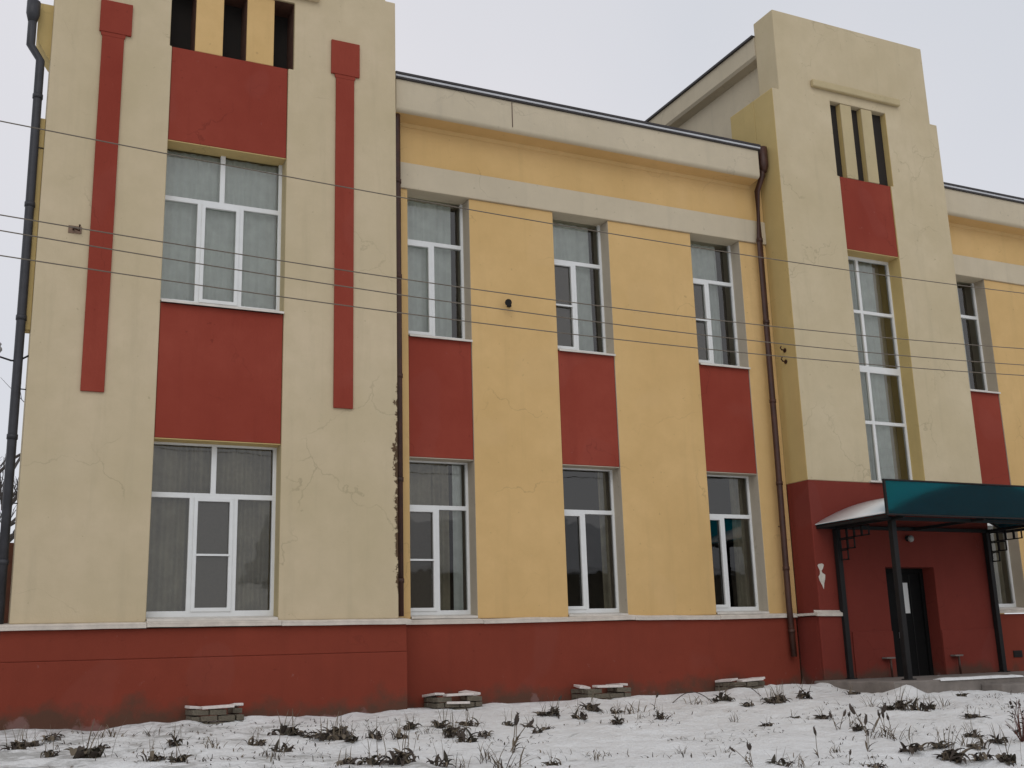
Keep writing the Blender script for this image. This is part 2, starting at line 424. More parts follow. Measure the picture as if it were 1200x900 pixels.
# windows of the end block
wx0, wx1 = 1.98, 3.58
def big_window(z0, z1, zt, mt, m1, m2, **kw):
    f_ = .055; h_ = .034
    cells = [(wx0 + f_, mt - h_, zt + h_, z1 - f_), (mt + h_, wx1 - f_, zt + h_, z1 - f_),
             (wx0 + f_, m1 - h_, z0 + f_ + .02, zt - h_), (m1 + h_, m2 - h_, z0 + f_ + .02, zt - h_), (m2 + h_, wx1 - f_, z0 + f_ + .02, zt - h_)]
    return window(wx0, wx1, z0, z1, .25, cells, **kw)
big_window(5.32, 7.58, 6.82, 2.76, 2.47, 3.03, sashes=(3,), curtains=((2.0, 2.52, 'tulle'), (2.45, 3.1, 'tulle'), (3.04, 3.57, 'tulle')), sill=(-.045, 5.285), label='upper window with pale net curtains on the end block')
big_window(1.245, 3.458, 2.78, 2.77, 2.51, 3.06, sashes=(3,), bars=((3, 2.02),), nets=(3,), curtains=((2.0, 2.6, 'drape'), (2.5, 3.1, 'drape'), (3.02, 3.57, 'drape')), sill=(-.02, 1.218), label='ground floor window with brown drapes on the end block')

# --- middle and right wings (yellow)
BAYS = [(5.56, 6.57), (8.04, 9.06), (10.69, 11.71)]
RB = [(16.58, 17.62), (19.1, 20.12)]
def wing(x0, x1, bays, cx0, cx1, seam):
    bm = bmesh.new(); facade(bm, x0, x1, 1.18, 7.58, YM, [(a_, b_, 1.18, 7.58) for a_, b_ in bays], .5, 0, 1)
    obj('wall', bm, ['yellow', 'reveal'], B, .012, 'yellow plastered piers between the window bays')
    bobj('band_course', (x0, x1, YM - .035, YM + .5, 7.58, 8.0), 'cream_pale', B, .012)
    bobj('frieze', (x0, x1, YM, YM + .5, 8.0, 8.86), 'yellow', B, 0)
    for a_, b_ in bays: panel(a_, b_, 3.46, 5.27, YM + .015, 'reveal')
    # cornice: cove, tall fascia, metal edge
    prof = [(YM + .3, 8.5), (YM - .01, 8.60), (YM - .03, 8.655), (YM - .26, 8.685)] + [(YM - .26 - .066 * sin(pi / 2 * k_ / 6), 8.751 - .066 * cos(pi / 2 * k_ / 6)) for k_ in range(1, 7)] + [(YM - .328, 9.2), (YM + .3, 9.2)]
    parts = [(cx0, cx1)]
    for a_, b_ in parts:
        bm = bmesh.new(); extrude_x(bm, prof, a_, b_)
        for f_ in bm.faces:
            f_.smooth = len(f_.verts) == 4
            if f_.calc_center_median().z < 8.68: f_.material_index = 1
        o_ = obj('cornice', bm, ['cream_pale', 'yellow'], B)
        o_.modifiers.new('EdgeSplit', 'EDGE_SPLIT').split_angle = radians(35)
    if seam:
        bobj('cornice_seam', (seam - .006, seam + .006, YM - .332, YM - .32, 8.76, 9.19), 'brown_pipe', B, 0)
    yf = YM - .36
    bobj('gutter', (cx0 - .02, cx1 + .03, yf, YM + .28, 9.203, 9.228), 'gutter_dark', B, .003)
    bobj('gutter', (cx0 - .02, cx1 + .03, yf - .012, YM + .28, 9.23, 9.262), 'roof_metal', B, .003, 'pale metal roof edge with snow')
    bm = bmesh.new()
    extrude_x(bm, [(yf - .025, 9.265), (yf - .025, 9.30), (YM + 3.6, 10.3), (YM + 7, 9.4), (YM + 7, 9.265)], cx0 - .02, cx1 + .03)
    obj('roof', bm, 'gutter_dark', B)
wing(5.22, 12.29, BAYS, 5.27, 12.03, 7.21)
wing(16.23, 24, RB, 16.36, 24, None)
bobj('wall', (5.2, 24, 6.6, 7.4, 0, 9.26), 'yellow', B, 0, 'rear wall')

def wing_window(a_, b_, up, mul, bar=None, sash=(), nets=(), cur=()):
    z0, z1, zt = (5.32, 7.605, 6.85) if up else (1.245, 3.458, 2.78)
    f_, h_ = .05, .032; x0, x1 = a_ + .008, b_ - .008
    cells = [(x0 + f_, x1 - f_, zt + h_, z1 - f_), (x0 + f_, mul - h_, z0 + f_ + .015, zt - h_), (mul + h_, x1 - f_, z0 + f_ + .015, zt - h_)]
    bars = ((1, bar),) if bar else ()
    return window(x0, x1, z0, z1, YM + .25, cells, sash, bars, nets, cur, sill=(YM - .045, 5.285) if up else (YM - .02, 1.218))
wing_window(*BAYS[0], True, 6.05, None, (1,), (), ((5.58, 6.42, 'tulle'),))
wing_window(*BAYS[1], True, 8.53, 6.1, (1,), (1,), ((8.5, 8.93, 'tulle'), (8.06, 8.5, 'tulle')))
wing_window(*BAYS[2], True, 11.15, 6.13, (1,), (1,), ((10.72, 11.1, 'tulle'), (11.1, 11.5, 'tulle')))
wing_window(*BAYS[0], False, 6.07, 2.02, (1,), (1,), ((6.06, 6.32, 'drape'), (5.57, 6.1, 'drape'), (6.38, 6.52, 'tulle')))
wing_window(*BAYS[1], False, 8.5, None, (1,), (), ((8.9, 9.04, 'drape'),))
wing_window(*BAYS[2], False, 11.12, None, (1,), (), ((11.42, 11.7, 'drape'),))
wing_window(*RB[0], True, 17.05, None, (), (), ((16.7, 17.35, 'tulle'),))
wing_window(*RB[0], False, 17.05, None, (), (), ((16.7, 17.6, 'drape'),))
wing_window(*RB[1], True, 19.6, None, (), (), ((19.2, 20.0, 'tulle'),))
wing_window(*RB[1], False, 19.6, None, (), (), ((19.2, 20.0, 'drape'),))

# --- plinths and snow-dusted ledges
bm = bmesh.new(); box(bm, .36, 5.30, -.10, .3, -.4, .748); box(bm, .362, 5.298, -.088, .29, .7481, 1.105)
obj('plinth', bm, 'red_plinth', B, .012, 'red plinth of the end block with patched corner')
bobj('plinth', (5.30, 12.19, .37, .9, -.4, 1.115), 'red_plinth', B, .01)
bobj('plinth', (16.31, 24, .37, .9, -.4, 1.115), 'red_plinth', B, .01)
def ledge(x0, x1, yf, yb, z, dz0=0, dz1=0):
    bm = bmesh.new(); n = max(2, int((x1 - x0) / .12)); prev = None
    for i in range(n + 1):
        f_ = i / n; x = x0 + (x1 - x0) * f_; zz = z + dz0 + (dz1 - dz0) * f_ + .004 * noise.noise((x * 2.3, z, 1))
        s_ = .022 + .012 * noise.noise((x * 1.7, 4, 2)); yo = .006 * noise.noise((x * 3, 1, 7))
        pr = [(yb, zz - .03), (yf + yo, zz - .045), (yf + yo, zz - .012), (yf + yo - .004, zz + s_ * .4), (yf + .03, zz + s_), (yb, zz + .055)]
        cur = [bm.verts.new((x, yy, z_)) for yy, z_ in pr]
        if prev:
            for k_ in range(6): bm.faces.new((prev[k_], prev[(k_ + 1) % 6], cur[(k_ + 1) % 6], cur[k_]))
        else: bm.faces.new(cur)
        prev = cur
    bm.faces.new(prev[::-1])
    return obj('ledge', bm, 'ledge_snow', B, .004)
for a_, b_, z_, q0, q1 in ((.33, 1.96, 1.145, 0, .006), (1.965, 3.6, 1.15, .01, .006), (3.605, 5.345, 1.145, .006, 0)): ledge(a_, b_, -.155, .24, z_, q0, q1)
for a_, b_, z_, q0, q1 in ((5.35, 6.6, 1.15, .0, .0), (6.605, 9.1, 1.155, -.01, .012), (9.105, 10.66, 1.15, .012, -.004), (10.665, 12.18, 1.155, -.005, .005)): ledge(a_, b_, .315, .69, z_, q0, q1)
for a_, b_ in ((16.4, 17.7), (17.705, 21), (21.005, 24)): ledge(a_, b_, .315, .69, 1.175)

# --- stair tower
TX0, TX1, TB0, TB1 = 12.29, 16.25, 13.66, 14.88
bm = bmesh.new()
facade(bm, TX0, TX1, 3.31, 11.98, YT, [(TB0, TB1, 3.31, 8.9), (13.61, 14.94, 8.9, 10.38), (TX0, 12.45, 10.38, 11.98), (16.08, TX1, 10.38, 11.98)], .55, 0, 1)
for f_ in bm.faces:
    if all(abs(v.co.x - TX0) < 1e-4 for v in f_.verts): f_.material_index = 2
    elif all(v.co.z > 10.379 for v in f_.verts): f_.material_index = 0
obj('wall', bm, ['cream_tower', 'cream_side', 'cream_side'], B, .014, 'cream plastered front of the stair tower')
bobj('wall', (TX0, TX0 + .17, .4505, 1.15, 3.31, 10.379), 'cream_side', B, .01, 'yellow shoulder on the tower side')
bobj('wall', (12.65, 15.9, .452, 6.5, 0, 11.45), 'cream_pale', B, 0, 'rear body of the stair tower')
for xa, xb in ((12.435, 12.9), (15.6, 16.1)):
    bm = bmesh.new()
    s = 1 if xa < 14 else -1
    xo, xi = (xa, xb) if s > 0 else (xb, xa)
    prof = [(xi, 11.29), (12.65 if s > 0 else 15.9, 11.25), (xo + s * .14, 11.27), (xo + s * .04, 11.29), (xo, 11.34), (xo, 11.70), (xi, 11.70)]
    A_ = [bm.verts.new((x, .453, z)) for x, z in prof]; C_ = [bm.verts.new((x, 6.6, z)) for x, z in prof]
    for i in range(len(prof)): bm.faces.new((A_[i], A_[(i + 1) % len(prof)], C_[(i + 1) % len(prof)], C_[i]))
    bm.faces.new(A_); bm.faces.new(C_[::-1])
    obj('cornice', bm, 'cream_pale', B)
bobj('roof', (12.39, 16.14, .455, 6.7, 11.703, 11.745), 'gutter_dark', B, 0)
bm = bmesh.new(); box(bm, 13.18, 15.28, YT - .085, YT - .001, 10.56, 10.70)
obj('hood_mould', bm, 'reveal_tan', B, .02)
panel(TB0, TB1, 7.5, 8.9, YT + .02, 'yellow_lintel')
for a_, b_ in ((13.86, 14.12), (14.36, 14.62)):
    bobj('attic_pier', (a_, b_, YT + .015, YT + .125, 8.905, 10.375), 'reveal_tan', B, .01)
for a_, b_ in ((13.61, 13.86), (14.12, 14.36), (14.62, 14.94)):
    bm = bmesh.new(); ya, yb = YT + .03, YT + .13
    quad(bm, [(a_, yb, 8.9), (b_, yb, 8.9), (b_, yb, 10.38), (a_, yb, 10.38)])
    quad(bm, [(b_ - .005, ya, 8.91), (b_ - .005, yb, 8.91), (b_ - .005, yb, 10.37), (b_ - .005, ya, 10.37)], 1)
    obj('attic_opening', bm, ['slot_dark', 'cream_side'], B)
# stair window: two stacked units of four panes
x0, x1, xm, y_ = TB0 + .008, TB1 - .008, 14.12, .186
cells = []
for za, zb in ((3.38, 4.40), (4.46, 5.34), (5.46, 6.43), (6.49, 7.42)):
    cells += [(x0 + .05, xm - .03, za, zb), (xm + .03, x1 - .05, za, zb)]
window(x0, x1, 3.32, 7.485, y_, cells, curtains=((13.7, 14.62, 'tulle'),), label='tall stair window of eight panes')
# red lower storey of the tower with the doorway
D0, D1, DT = 13.76, 14.84, 1.90
bm = bmesh.new()
facade(bm, TX0, TX1, -.3, 3.31, YT, [(D0, D1, -.3, DT)], .549, 0, 0)
obj('wall', bm, 'red_tower', B, .012, 'dark red lower storey of the tower')
bobj('window_ledge', (13.6, 14.95, YT - .05, .2, 3.312, 3.345), 'flashing', B, .004)
bm = bmesh.new(); box(bm, 12.22, 12.7, YT - .05, YT - .001, -.3, 1.12); obj('plinth', bm, 'red_tower', B, .012)
bobj('plinth', (12.22, 12.289, YT, .4, -.3, 1.118), 'red_tower', B, .01)
ledge(12.16, 12.76, YT - .09, YT - .002, 1.16, .0, -.01)
bobj('ledge', (12.16, 12.289, YT, .31, 1.13, 1.17), 'flashing', B, .004)
for a_, b_ in ((12.9, D0), (D1, 16.25)): bobj('plinth', (a_, b_ - .002, YT - .02, YT - .001, -.3, .86), 'red_tower', B, .008)
# peeled paint patch
bm = bmesh.new(); random.seed(7)
outl = [(-.03, .2), (.04, .21), (.075, .19), (.05, .13), (.015, .09), (.03, .06), (.085, .03), (.075, -.04), (.05, -.1), (.03, -.2), (.005, -.14), (-.04, -.06), (-.055, 0), (-.02, .04), (-.015, .09), (-.04, .14), (-.055, .18)]
bm.faces.new([bm.verts.new((12.38 + x, YT - .004, 1.74 + z)) for x, z in outl])
f_ = bmesh.ops.extrude_face_region(bm, geom=bm.faces[:]); bmesh.ops.translate(bm, verts=[v for v in f_['geom'] if isinstance(v, bmesh.types.BMVert)], vec=(0, .0035, 0))
obj('peeled_patch', bm, 'bare_plaster', B, label='pale patch where the red paint has come off')

# door
dr = bobj('door', (D0 + .02, D1 - .02, .2, .26, .1, DT - .02), 'door_metal', B, .006, 'black metal entrance door')
bm = bmesh.new(); facade(bm, D0, D1, .1, DT, .16, [(D0 + .07, D1 - .07, .1, DT - .07)], .05)
obj('door_frame', bm, 'door_metal', dr, .004)
bobj('door_leaf_joint', (14.53, 14.55, .19, .199, .12, DT - .1), 'steel', dr, .002)
bm = bmesh.new(); tube(bm, [(14.22, .2, .86), (14.22, .14, .86), (14.22, .14, .98), (14.22, .14, 1.02), (14.22, .2, 1.02)], .013)
obj('handle', bm, 'chrome', dr)
bobj('lock_plate', (14.19, 14.25, .192, .199, .74, .84), 'chrome', dr, .002)

# --- drainpipes
def drainpipe(pts, r, mat, rings, hopper=None, brackets=(), label=None):
    e = bpy.data.objects.new('drainpipe', None); COL.objects.link(e); e.parent = B; e['label'] = label
    bm = bmesh.new(); tube(bm, pts, r, 12); obj('pipe', bm, mat, e)
    P = [Vector(p) for p in pts]
    def at(z):
        for a_, b_ in zip(P, P[1:]):
            if min(a_.z, b_.z) <= z <= max(a_.z, b_.z) and abs(a_.z - b_.z) > 1e-4: return a_.lerp(b_, (z - a_.z) / (b_.z - a_.z))
        return P[-1]
    for z in rings:
        p = at(z); bm = bmesh.new(); tube(bm, [p + Vector((0, 0, -.03)), p + Vector((0, 0, .03))], r * 1.16, 12); obj('collar', bm, mat, e)
    for z, tgt in brackets:
        p = at(z); bm = bmesh.new(); tube(bm, [p, Vector(tgt)], .008, 6); obj('bracket', bm, mat, e)
    if hopper:
        (hx, hy, hz0, hz1, rt) = hopper; bm = bmesh.new()
        tube(bm, [(hx, hy, hz0), (hx, hy, hz0 + .12), (hx, hy, hz1)], [r, rt, rt], 12); obj('hopper', bm, mat, e)
    return e
drainpipe([(.20, .1, 9.2), (.20, .1, 8.62), (.33, .1, 8.42), (.335, .1, 6), (.335, .1, 3), (.34, .1, .95)], .055, 'dark_pipe', (7.9, 6.4, 4.9, 3.4, 1.9), (.2, .1, 8.95, 9.25, .085),
          ((7.2, (.46, .12, 7.2)), (4.0, (.46, .12, 4.0)), (2.6, (.46, .12, 2.6))), 'black drainpipe at the outer corner of the end block')
drainpipe([(5.33, .22, 9.2), (5.33, .28, 8.4), (5.335, .28, 5), (5.335, .28, 1.22)], .056, 'brown_pipe', (7.6, 6.1, 4.6, 3.1, 1.7), None,
          ((7.0, (5.33, .45, 7.0)), (4.2, (5.33, .45, 4.2))), 'brown drainpipe in the corner between end block and wing')
drainpipe([(12.19, .2, 9.1), (12.17, .22, 8.8), (12.1, .32, 8.52), (12.07, .33, 7.6), (12.03, .30, 4), (12.0, .29, 1.3), (12.0, .27, .5)], .05, 'brown_pipe', (7.6, 6.1, 4.7, 3.3, 1.9, .9),
          (12.19, .2, 8.85, 9.32, .09), ((5.4, (12.1, .45, 5.4)), (2.6, (12.05, .45, 2.6))), 'brown drainpipe with hopper beside the stair tower')
# side trim and eave return at the outer corner
bobj('side_trim', (.375, .449, .12, .3, 4.76, 7.62), 'cream_side', B, .008)
bm = bmesh.new()
prof = [(.449, 8.48), (.40, 8.55), (.30, 8.72), (.27, 8.85), (.27, 9.3), (.449, 9.3)]
A_ = [bm.verts.new((x, .18, z)) for x, z in prof]; C_ = [bm.verts.new((x, .5, z)) for x, z in prof]
for i in range(6): bm.faces.new((A_[i], A_[(i + 1) % 6], C_[(i + 1) % 6], C_[i]))
bm.faces.new(A_); bm.faces.new(C_[::-1]); obj('cornice', bm, 'cream_side', B, label='yellow eave return at the outer corner')

# --- small fixtures on the walls
def wall_fixture(x, z, y):
    e = thing('floodlight', 'small dark floodlight on the yellow pier between upper windows', 'light')
    bobj('bracket', (x - .03, x + .03, y - .05, y - .001, z - .05, z + .02), 'steel', e, .004)
    bm = bmesh.new(); tube(bm, [(x, y - .05, z), (x - .05, y - .13, z - .02), (x - .08, y - .17, z - .03)], [.03, .045, .055], 10); obj('lamp_head', bm, 'steel', e)
    return e
wall_fixture(7.2, 5.93, YM)
e = thing('wall_lamp', 'round pale unlit lamp on the red wall above the entrance door', 'lamp')
bm = bmesh.new(); tube(bm, [(14.31, YT - .001, 2.38), (14.31, YT - .03, 2.38)], .05, 14); obj('base', bm, 'steel', e)
bm = bmesh.new(); bmesh.ops.create_uvsphere(bm, u_segments=16, v_segments=10, radius=.056)
bmesh.ops.scale(bm, vec=(1, .8, 1.05), verts=bm.verts); bmesh.ops.translate(bm, vec=(14.31, YT - .085, 2.37), verts=bm.verts)
for f_ in bm.faces: f_.smooth = True
obj('globe', bm, 'ceramic', e)
nt_ = bobj('paper_notice', (14.30, 14.49, .192, .198, 1.15, 1.66), 'paper', None, 0)
tag(nt_, 'white paper notice stuck on the black entrance door', 'notice')
def hook(name, base, tip, label):
    e = thing(name, label, 'insulator')
    b_, t_ = Vector(base), Vector(tip)
    low = b_.lerp(t_, .55) + Vector((0, 0, -.1))
    bm = bmesh.new(); tube(bm, [b_, b_.lerp(low, .6) + Vector((0, 0, -.03)), low, t_ + Vector((.02, 0, -.08)), t_], .012, 8); obj('hook_arm', bm, 'steel', e)
    bm = bmesh.new(); tube(bm, [t_ + Vector((0, 0, -.03)), t_, t_ + Vector((0, 0, .03)), t_ + Vector((0, 0, .05)), t_ + Vector((0, 0, .08)), t_ + Vector((0, 0, .1))], [.03, .05, .045, .028, .04, .02], 12); obj('insulator_bell', bm, 'ceramic', e)
hook('wire_insulator', (.45, .08, 4.42), (.1, .08, 4.46), 'insulator on a curved steel hook beside the black drainpipe')
for z, wh in ((5.58, 'upper'), (5.38, 'lower')):
    e = thing('wire_anchor', wh + ' of two short rusty anchor hooks on the yellow tower side', 'hook', 'anchor hooks on the tower side')
    bm = bmesh.new(); tube(bm, [(12.289, .18, z), (12.2, .16, z), (12.17, .15, z + .03), (12.19, .15, z + .06)], .012, 8); obj('hook_arm', bm, 'brown_pipe', e)
    bm = bmesh.new(); tube(bm, [(12.289, .18, z), (12.28, .18, z)], .04, 10); obj('wall_plate', bm, 'brown_pipe', e)
e = thing('wall_bracket', 'small rusty leftover bracket on the cream wall of the end block', 'bracket')
bm = bmesh.new(); tube(bm, [(.86, -.001, 6.1), (.86, -.06, 6.1), (.93, -.07, 6.07), (.93, -.07, 6.15)], .014, 8); obj('hook_arm', bm, 'brown_pipe', e)
bobj('wall_plate', (.80, .96, -.012, -.0005, 6.05, 6.15), 'plank', e, .003)
vent = bobj('vent', (17.0, 17.22, .355, .369, .35, .47), 'slot_dark', B, .003)
for k_ in range(4): bobj('slat', (17.01, 17.21, .348, .356, .362 + k_ * .027, .374 + k_ * .027), 'steel', vent, .002)

# ------------------------------------------------------------------ entrance canopy and step
C = thing('entrance_canopy', 'teal plastic entrance canopy on dark steel posts over the door', 'canopy')
CX0, CX1, CYF, CYB = 12.36, 16.6, -1.72, YT - .005
for x in (12.72, 16.1):
    for y in (-1.42, YT - .07):
        bobj('post', (x - .045, x + .045, y - .045, y + .045, .13 if y < -1 else .1, 2.5), 'steel', C, .006)
        bobj('foot_plate', (x - .08, x + .08, y - .08, y + .065, .13, .145), 'steel', C, .003)
for y in (-1.42, YT - .07): bobj('beam', (CX0 + .02, CX1 - .02, y - .03, y + .03, 2.503, 2.56), 'steel', C, .004)
for x in (CX0 + .03, 12.72, 14.4, 16.1, CX1 - .03): bobj('rafter', (x - .022, x + .022, CYF + .03, CYB, 2.51 - .004, 2.553), 'steel', C, .004)
bobj('fascia_sheet', (CX0, CX1, CYF - .006, CYF + .004, 2.56, 3.06), 'teal_sheet', C, 0)
bm = bmesh.new()
facade(bm, CX0 - .02, CX1 + .02, 2.535, 3.085, CYF - .022, [(CX0 + .015, CX1 - .015, 2.56, 3.06)], .04); obj('fascia_frame', bm, 'steel', C, .004)
def arch(x, lift=0):
    u_ = (x - CX0) / (CX1 - CX0) * 2 - 1
    return 2.575 + .50 * (1 - abs(u_) ** 2.1) + lift
def vault(name, mat, l0, l1, x0, x1, y0, y1, n=36):
    bm = bmesh.new(); prev = None
    for i in range(n + 1):
        x = x0 + (x1 - x0) * i / n
        cur = [bm.verts.new((x, y0, arch(x, l0))), bm.verts.new((x, y1, arch(x, l0))), bm.verts.new((x, y1, arch(x, l1))), bm.verts.new((x, y0, arch(x, l1)))]
        if prev:
            for k_ in range(4): bm.faces.new((prev[k_], cur[k_], cur[(k_ + 1) % 4], prev[(k_ + 1) % 4])).smooth = k_ in (0, 2)
        else: bm.faces.new(cur)
        prev = cur
    bm.faces.new(prev[::-1]); return obj(name, bm, mat, C)
vault('roof_sheet', 'teal_sheet', -.012, -.002, CX0, CX1, CYF + .03, CYB)
vault('snow_cover', 'white_sheet', 0, .012, CX0 - .01, CX1 + .01, CYF + .035, CYB)
for y in (CYF + .045, -.9, CYB - .03):
    bm = bmesh.new(); tube(bm, [(CX0 + .02 + (CX1 - CX0 - .04) * i / 30, y, arch(CX0 + .02 + (CX1 - CX0 - .04) * i / 30, -.034)) for i in range(31)], .018, 6); obj('arch_rib', bm, 'steel', C)
# square ring brackets in the post corners
def ring(x, y, z, s):
    bm = bmesh.new(); r = .009
    for a_, b_ in (((y, z), (y + s, z)), ((y + s, z), (y + s, z - s)), ((y + s, z - s), (y, z - s)), ((y, z - s), (y, z))):
        box(bm, x - r, x + r, min(a_[0], b_[0]) - r, max(a_[0], b_[0]) + r, min(a_[1], b_[1]) - r, max(a_[1], b_[1]) + r)
    return obj('ring_ornament', bm, 'steel', C)
for x in (12.72, 16.1):
    s = .15
    for k_ in range(4): ring(x, YT - .125 - (k_ + 1) * (s + .022), 2.49, s)
    for k_ in range(2): ring(x, YT - .125 - (k_ + 1) * (s + .022), 2.49 - s - .022, s)
    ring(x, YT - .125 - (s + .022), 2.49 - 2 * (s + .022), s)

P = thing('entrance_step', 'low grey concrete step with snow under the entrance canopy', 'step')
bobj('slab', (12.02, 19.5, -1.85, YT - .022, -.25, .128), 'concrete', P, .02)
bobj('lower_step', (13.7, 19.5, -2.25, -1.851, -.3, .035), 'concrete', P, .02)
bm = bmesh.new()
def snowstrip(bm, x0, x1, y0, y1, z, n=40, seed=0):
    rows = []
    for i in range(n + 1):
        x = x0 + (x1 - x0) * i / n; k_ = noise.noise((x * 2.1, seed, 0)); wv = (y1 - y0) * (.75 + .35 * k_)
        h_ = .02 + .012 * noise.noise((x * 4, seed, 2)); e_ = min(1, i / 2, (n - i) / 2)
        rows.append([bm.verts.new((x, y0 - .01, z - .02)), bm.verts.new((x, y0, z + h_ * .6 * e_)), bm.verts.new((x, y0 + wv * .5, z + h_ * e_)), bm.verts.new((x, y0 + wv, z - .004))])
    for a_, b_ in zip(rows, rows[1:]):
        for k_ in range(3): bm.faces.new((a_[k_], b_[k_], b_[k_ + 1], a_[k_ + 1])).smooth = True
snowstrip(bm, 12.9, 14.6, -1.86, -1.55, .128, 30, 3); snowstrip(bm, 14.3, 19.4, -2.26, -1.95, .035, 60, 9)
obj('snow_cover', bm, 'snow', P)
# boot scrapers by the door
for x, wh in ((13.55, 'on the handle side of'), (15.05, 'on the hinge side of')):
    e = thing('boot_scraper', 'small rusty boot scraper ' + wh + ' the entrance door', 'scraper', 'boot scrapers by the door')
    bm = bmesh.new(); tube(bm, [(x, YT - .12, .13), (x, YT - .12, .42)], .018, 8); obj('stub', bm, 'brown_pipe', e)
    bobj('plate', (x - .09, x + .09, YT - .14, YT - .022, .42, .445), 'concrete', e, .004)

# ------------------------------------------------------------------ light wells along the plinth
def well(cx, wd, yf, yb, z0, label, seed, rows=3):
    random.seed(seed)
    e = thing('light_well', label, 'light well', 'brick light wells along the plinth')
    bm0 = bmesh.new(); box(bm0, -.5, .5, -.5, .5, -.5, .5)
    bmesh.ops.bevel(bm0, geom=bm0.edges[:], offset=.06, segments=1, affect='EDGES')
    mb = bpy.data.meshes.new('brick'); bm0.to_mesh(mb); bm0.free(); mb.materials.append(MATS['brick_grey'])
    def brick(x, y, z, sx_, sy_, sz_):
        o_ = bpy.data.objects.new('brick', mb); COL.objects.link(o_); o_.parent = e
        o_.location = (x, y, z); o_.scale = (sx_, sy_, sz_); o_.rotation_euler = (random.uniform(-.06, .06), random.uniform(-.06, .06), random.uniform(-.12, .12))
    h = .072; n = 3
    for r in range(rows):
        off = (r % 2) * wd / n / 2
        xs_ = [-wd / 2] + [-wd / 2 + off + k_ * wd / n for k_ in range(1 if not off else 0, n)] + [wd / 2]
        for a_, b_ in zip(xs_, xs_[1:]):
            if b_ - a_ < .03 or (r == rows - 1 and random.random() < .35): continue
            brick(cx + (a_ + b_) / 2, yf + .06 + random.uniform(-.008, .008), z0 + h * (r + .5), b_ - a_ - .012, .12, h - .01)
        for s_ in (-1, 1):
            m_ = 2
            for k_ in range(m_):
                L = (yb - yf - .13) / m_
                if L > .03: brick(cx + s_ * (wd / 2 - .06), yf + .13 + L * (k_ + .5), z0 + h * (r + .5), .12, L - .012, h - .01)
    top = z0 + rows * h
    def plank(x0, x1, y0, y1, z, rot, mat='plank_snow', th=.032):
        bm = bmesh.new(); box(bm, -(x1 - x0) / 2, (x1 - x0) / 2, -(y1 - y0) / 2, (y1 - y0) / 2, -th / 2, th / 2)
        o_ = obj('plank', bm, mat, e, .005); o_.location = ((x0 + x1) / 2, (y0 + y1) / 2, z); o_.rotation_euler = rot
    plank(cx - wd * .3, cx + wd * .3, yf - .015, yf + .13, top + .022, (random.uniform(-.06, .06), random.uniform(-.05, .03), random.uniform(-.05, .05)))
    plank(cx - wd * .52, cx - wd * .3, yf + .1, yb - .05, top + .022, (random.uniform(-.12, .12), random.uniform(-.12, .12), random.uniform(-.25, .25)))
    plank(cx + wd * .3, cx + wd * .5, yf + .12, yb - .05, top + .026, (random.uniform(-.12, .12), random.uniform(-.14, .06), random.uniform(-.25, .25)))
    if seed % 2: plank(cx - wd * .3, cx + wd * .2, yf - .04, yf - .012, z0 + 1.9 * h, (0, .03, 0))
    return e
well(2.77, .62, -.52, -.11, -.07, 'brick light well with a snowy plank against the end block plinth', 2)
well(6.02, .66, -.15, .36, -.07, 'brick light well with two snowy planks below the yellow wing first bay', 5)
well(8.33, .72, -.15, .36, -.05, 'brick light well with snowy planks below the yellow wing second bay', 4)
well(10.83, .68, -.15, .36, -.05, 'low brick light well with two snowy planks below the yellow wing third bay', 8, 3)

# ------------------------------------------------------------------ overhead wires (strung along the street)
for i, ((a_, b_, c_), lab) in enumerate((((.0028, -.0485, 5.5654), 'topmost overhead wire crossing in front of the upper windows'),
                                         ((.0036, -.0523, 4.6588), 'second overhead wire down, above a close pair'),
                                         ((.0037, -.0605, 4.5114), 'third overhead wire down, between two others'),
                                         ((.0033, -.0487, 4.2764), 'lowest overhead wire crossing in front of the facade'))):
    bm = bmesh.new(); pts = [(x * .5 - 6, -4, a_ * (x * .5 - 6) ** 2 + b_ * (x * .5 - 6) + c_) for x in range(0, 61)]
    tube(bm, pts, .0058, 6); tag(obj('overhead_wire', bm, 'wire'), lab, 'wire', 'overhead wires')

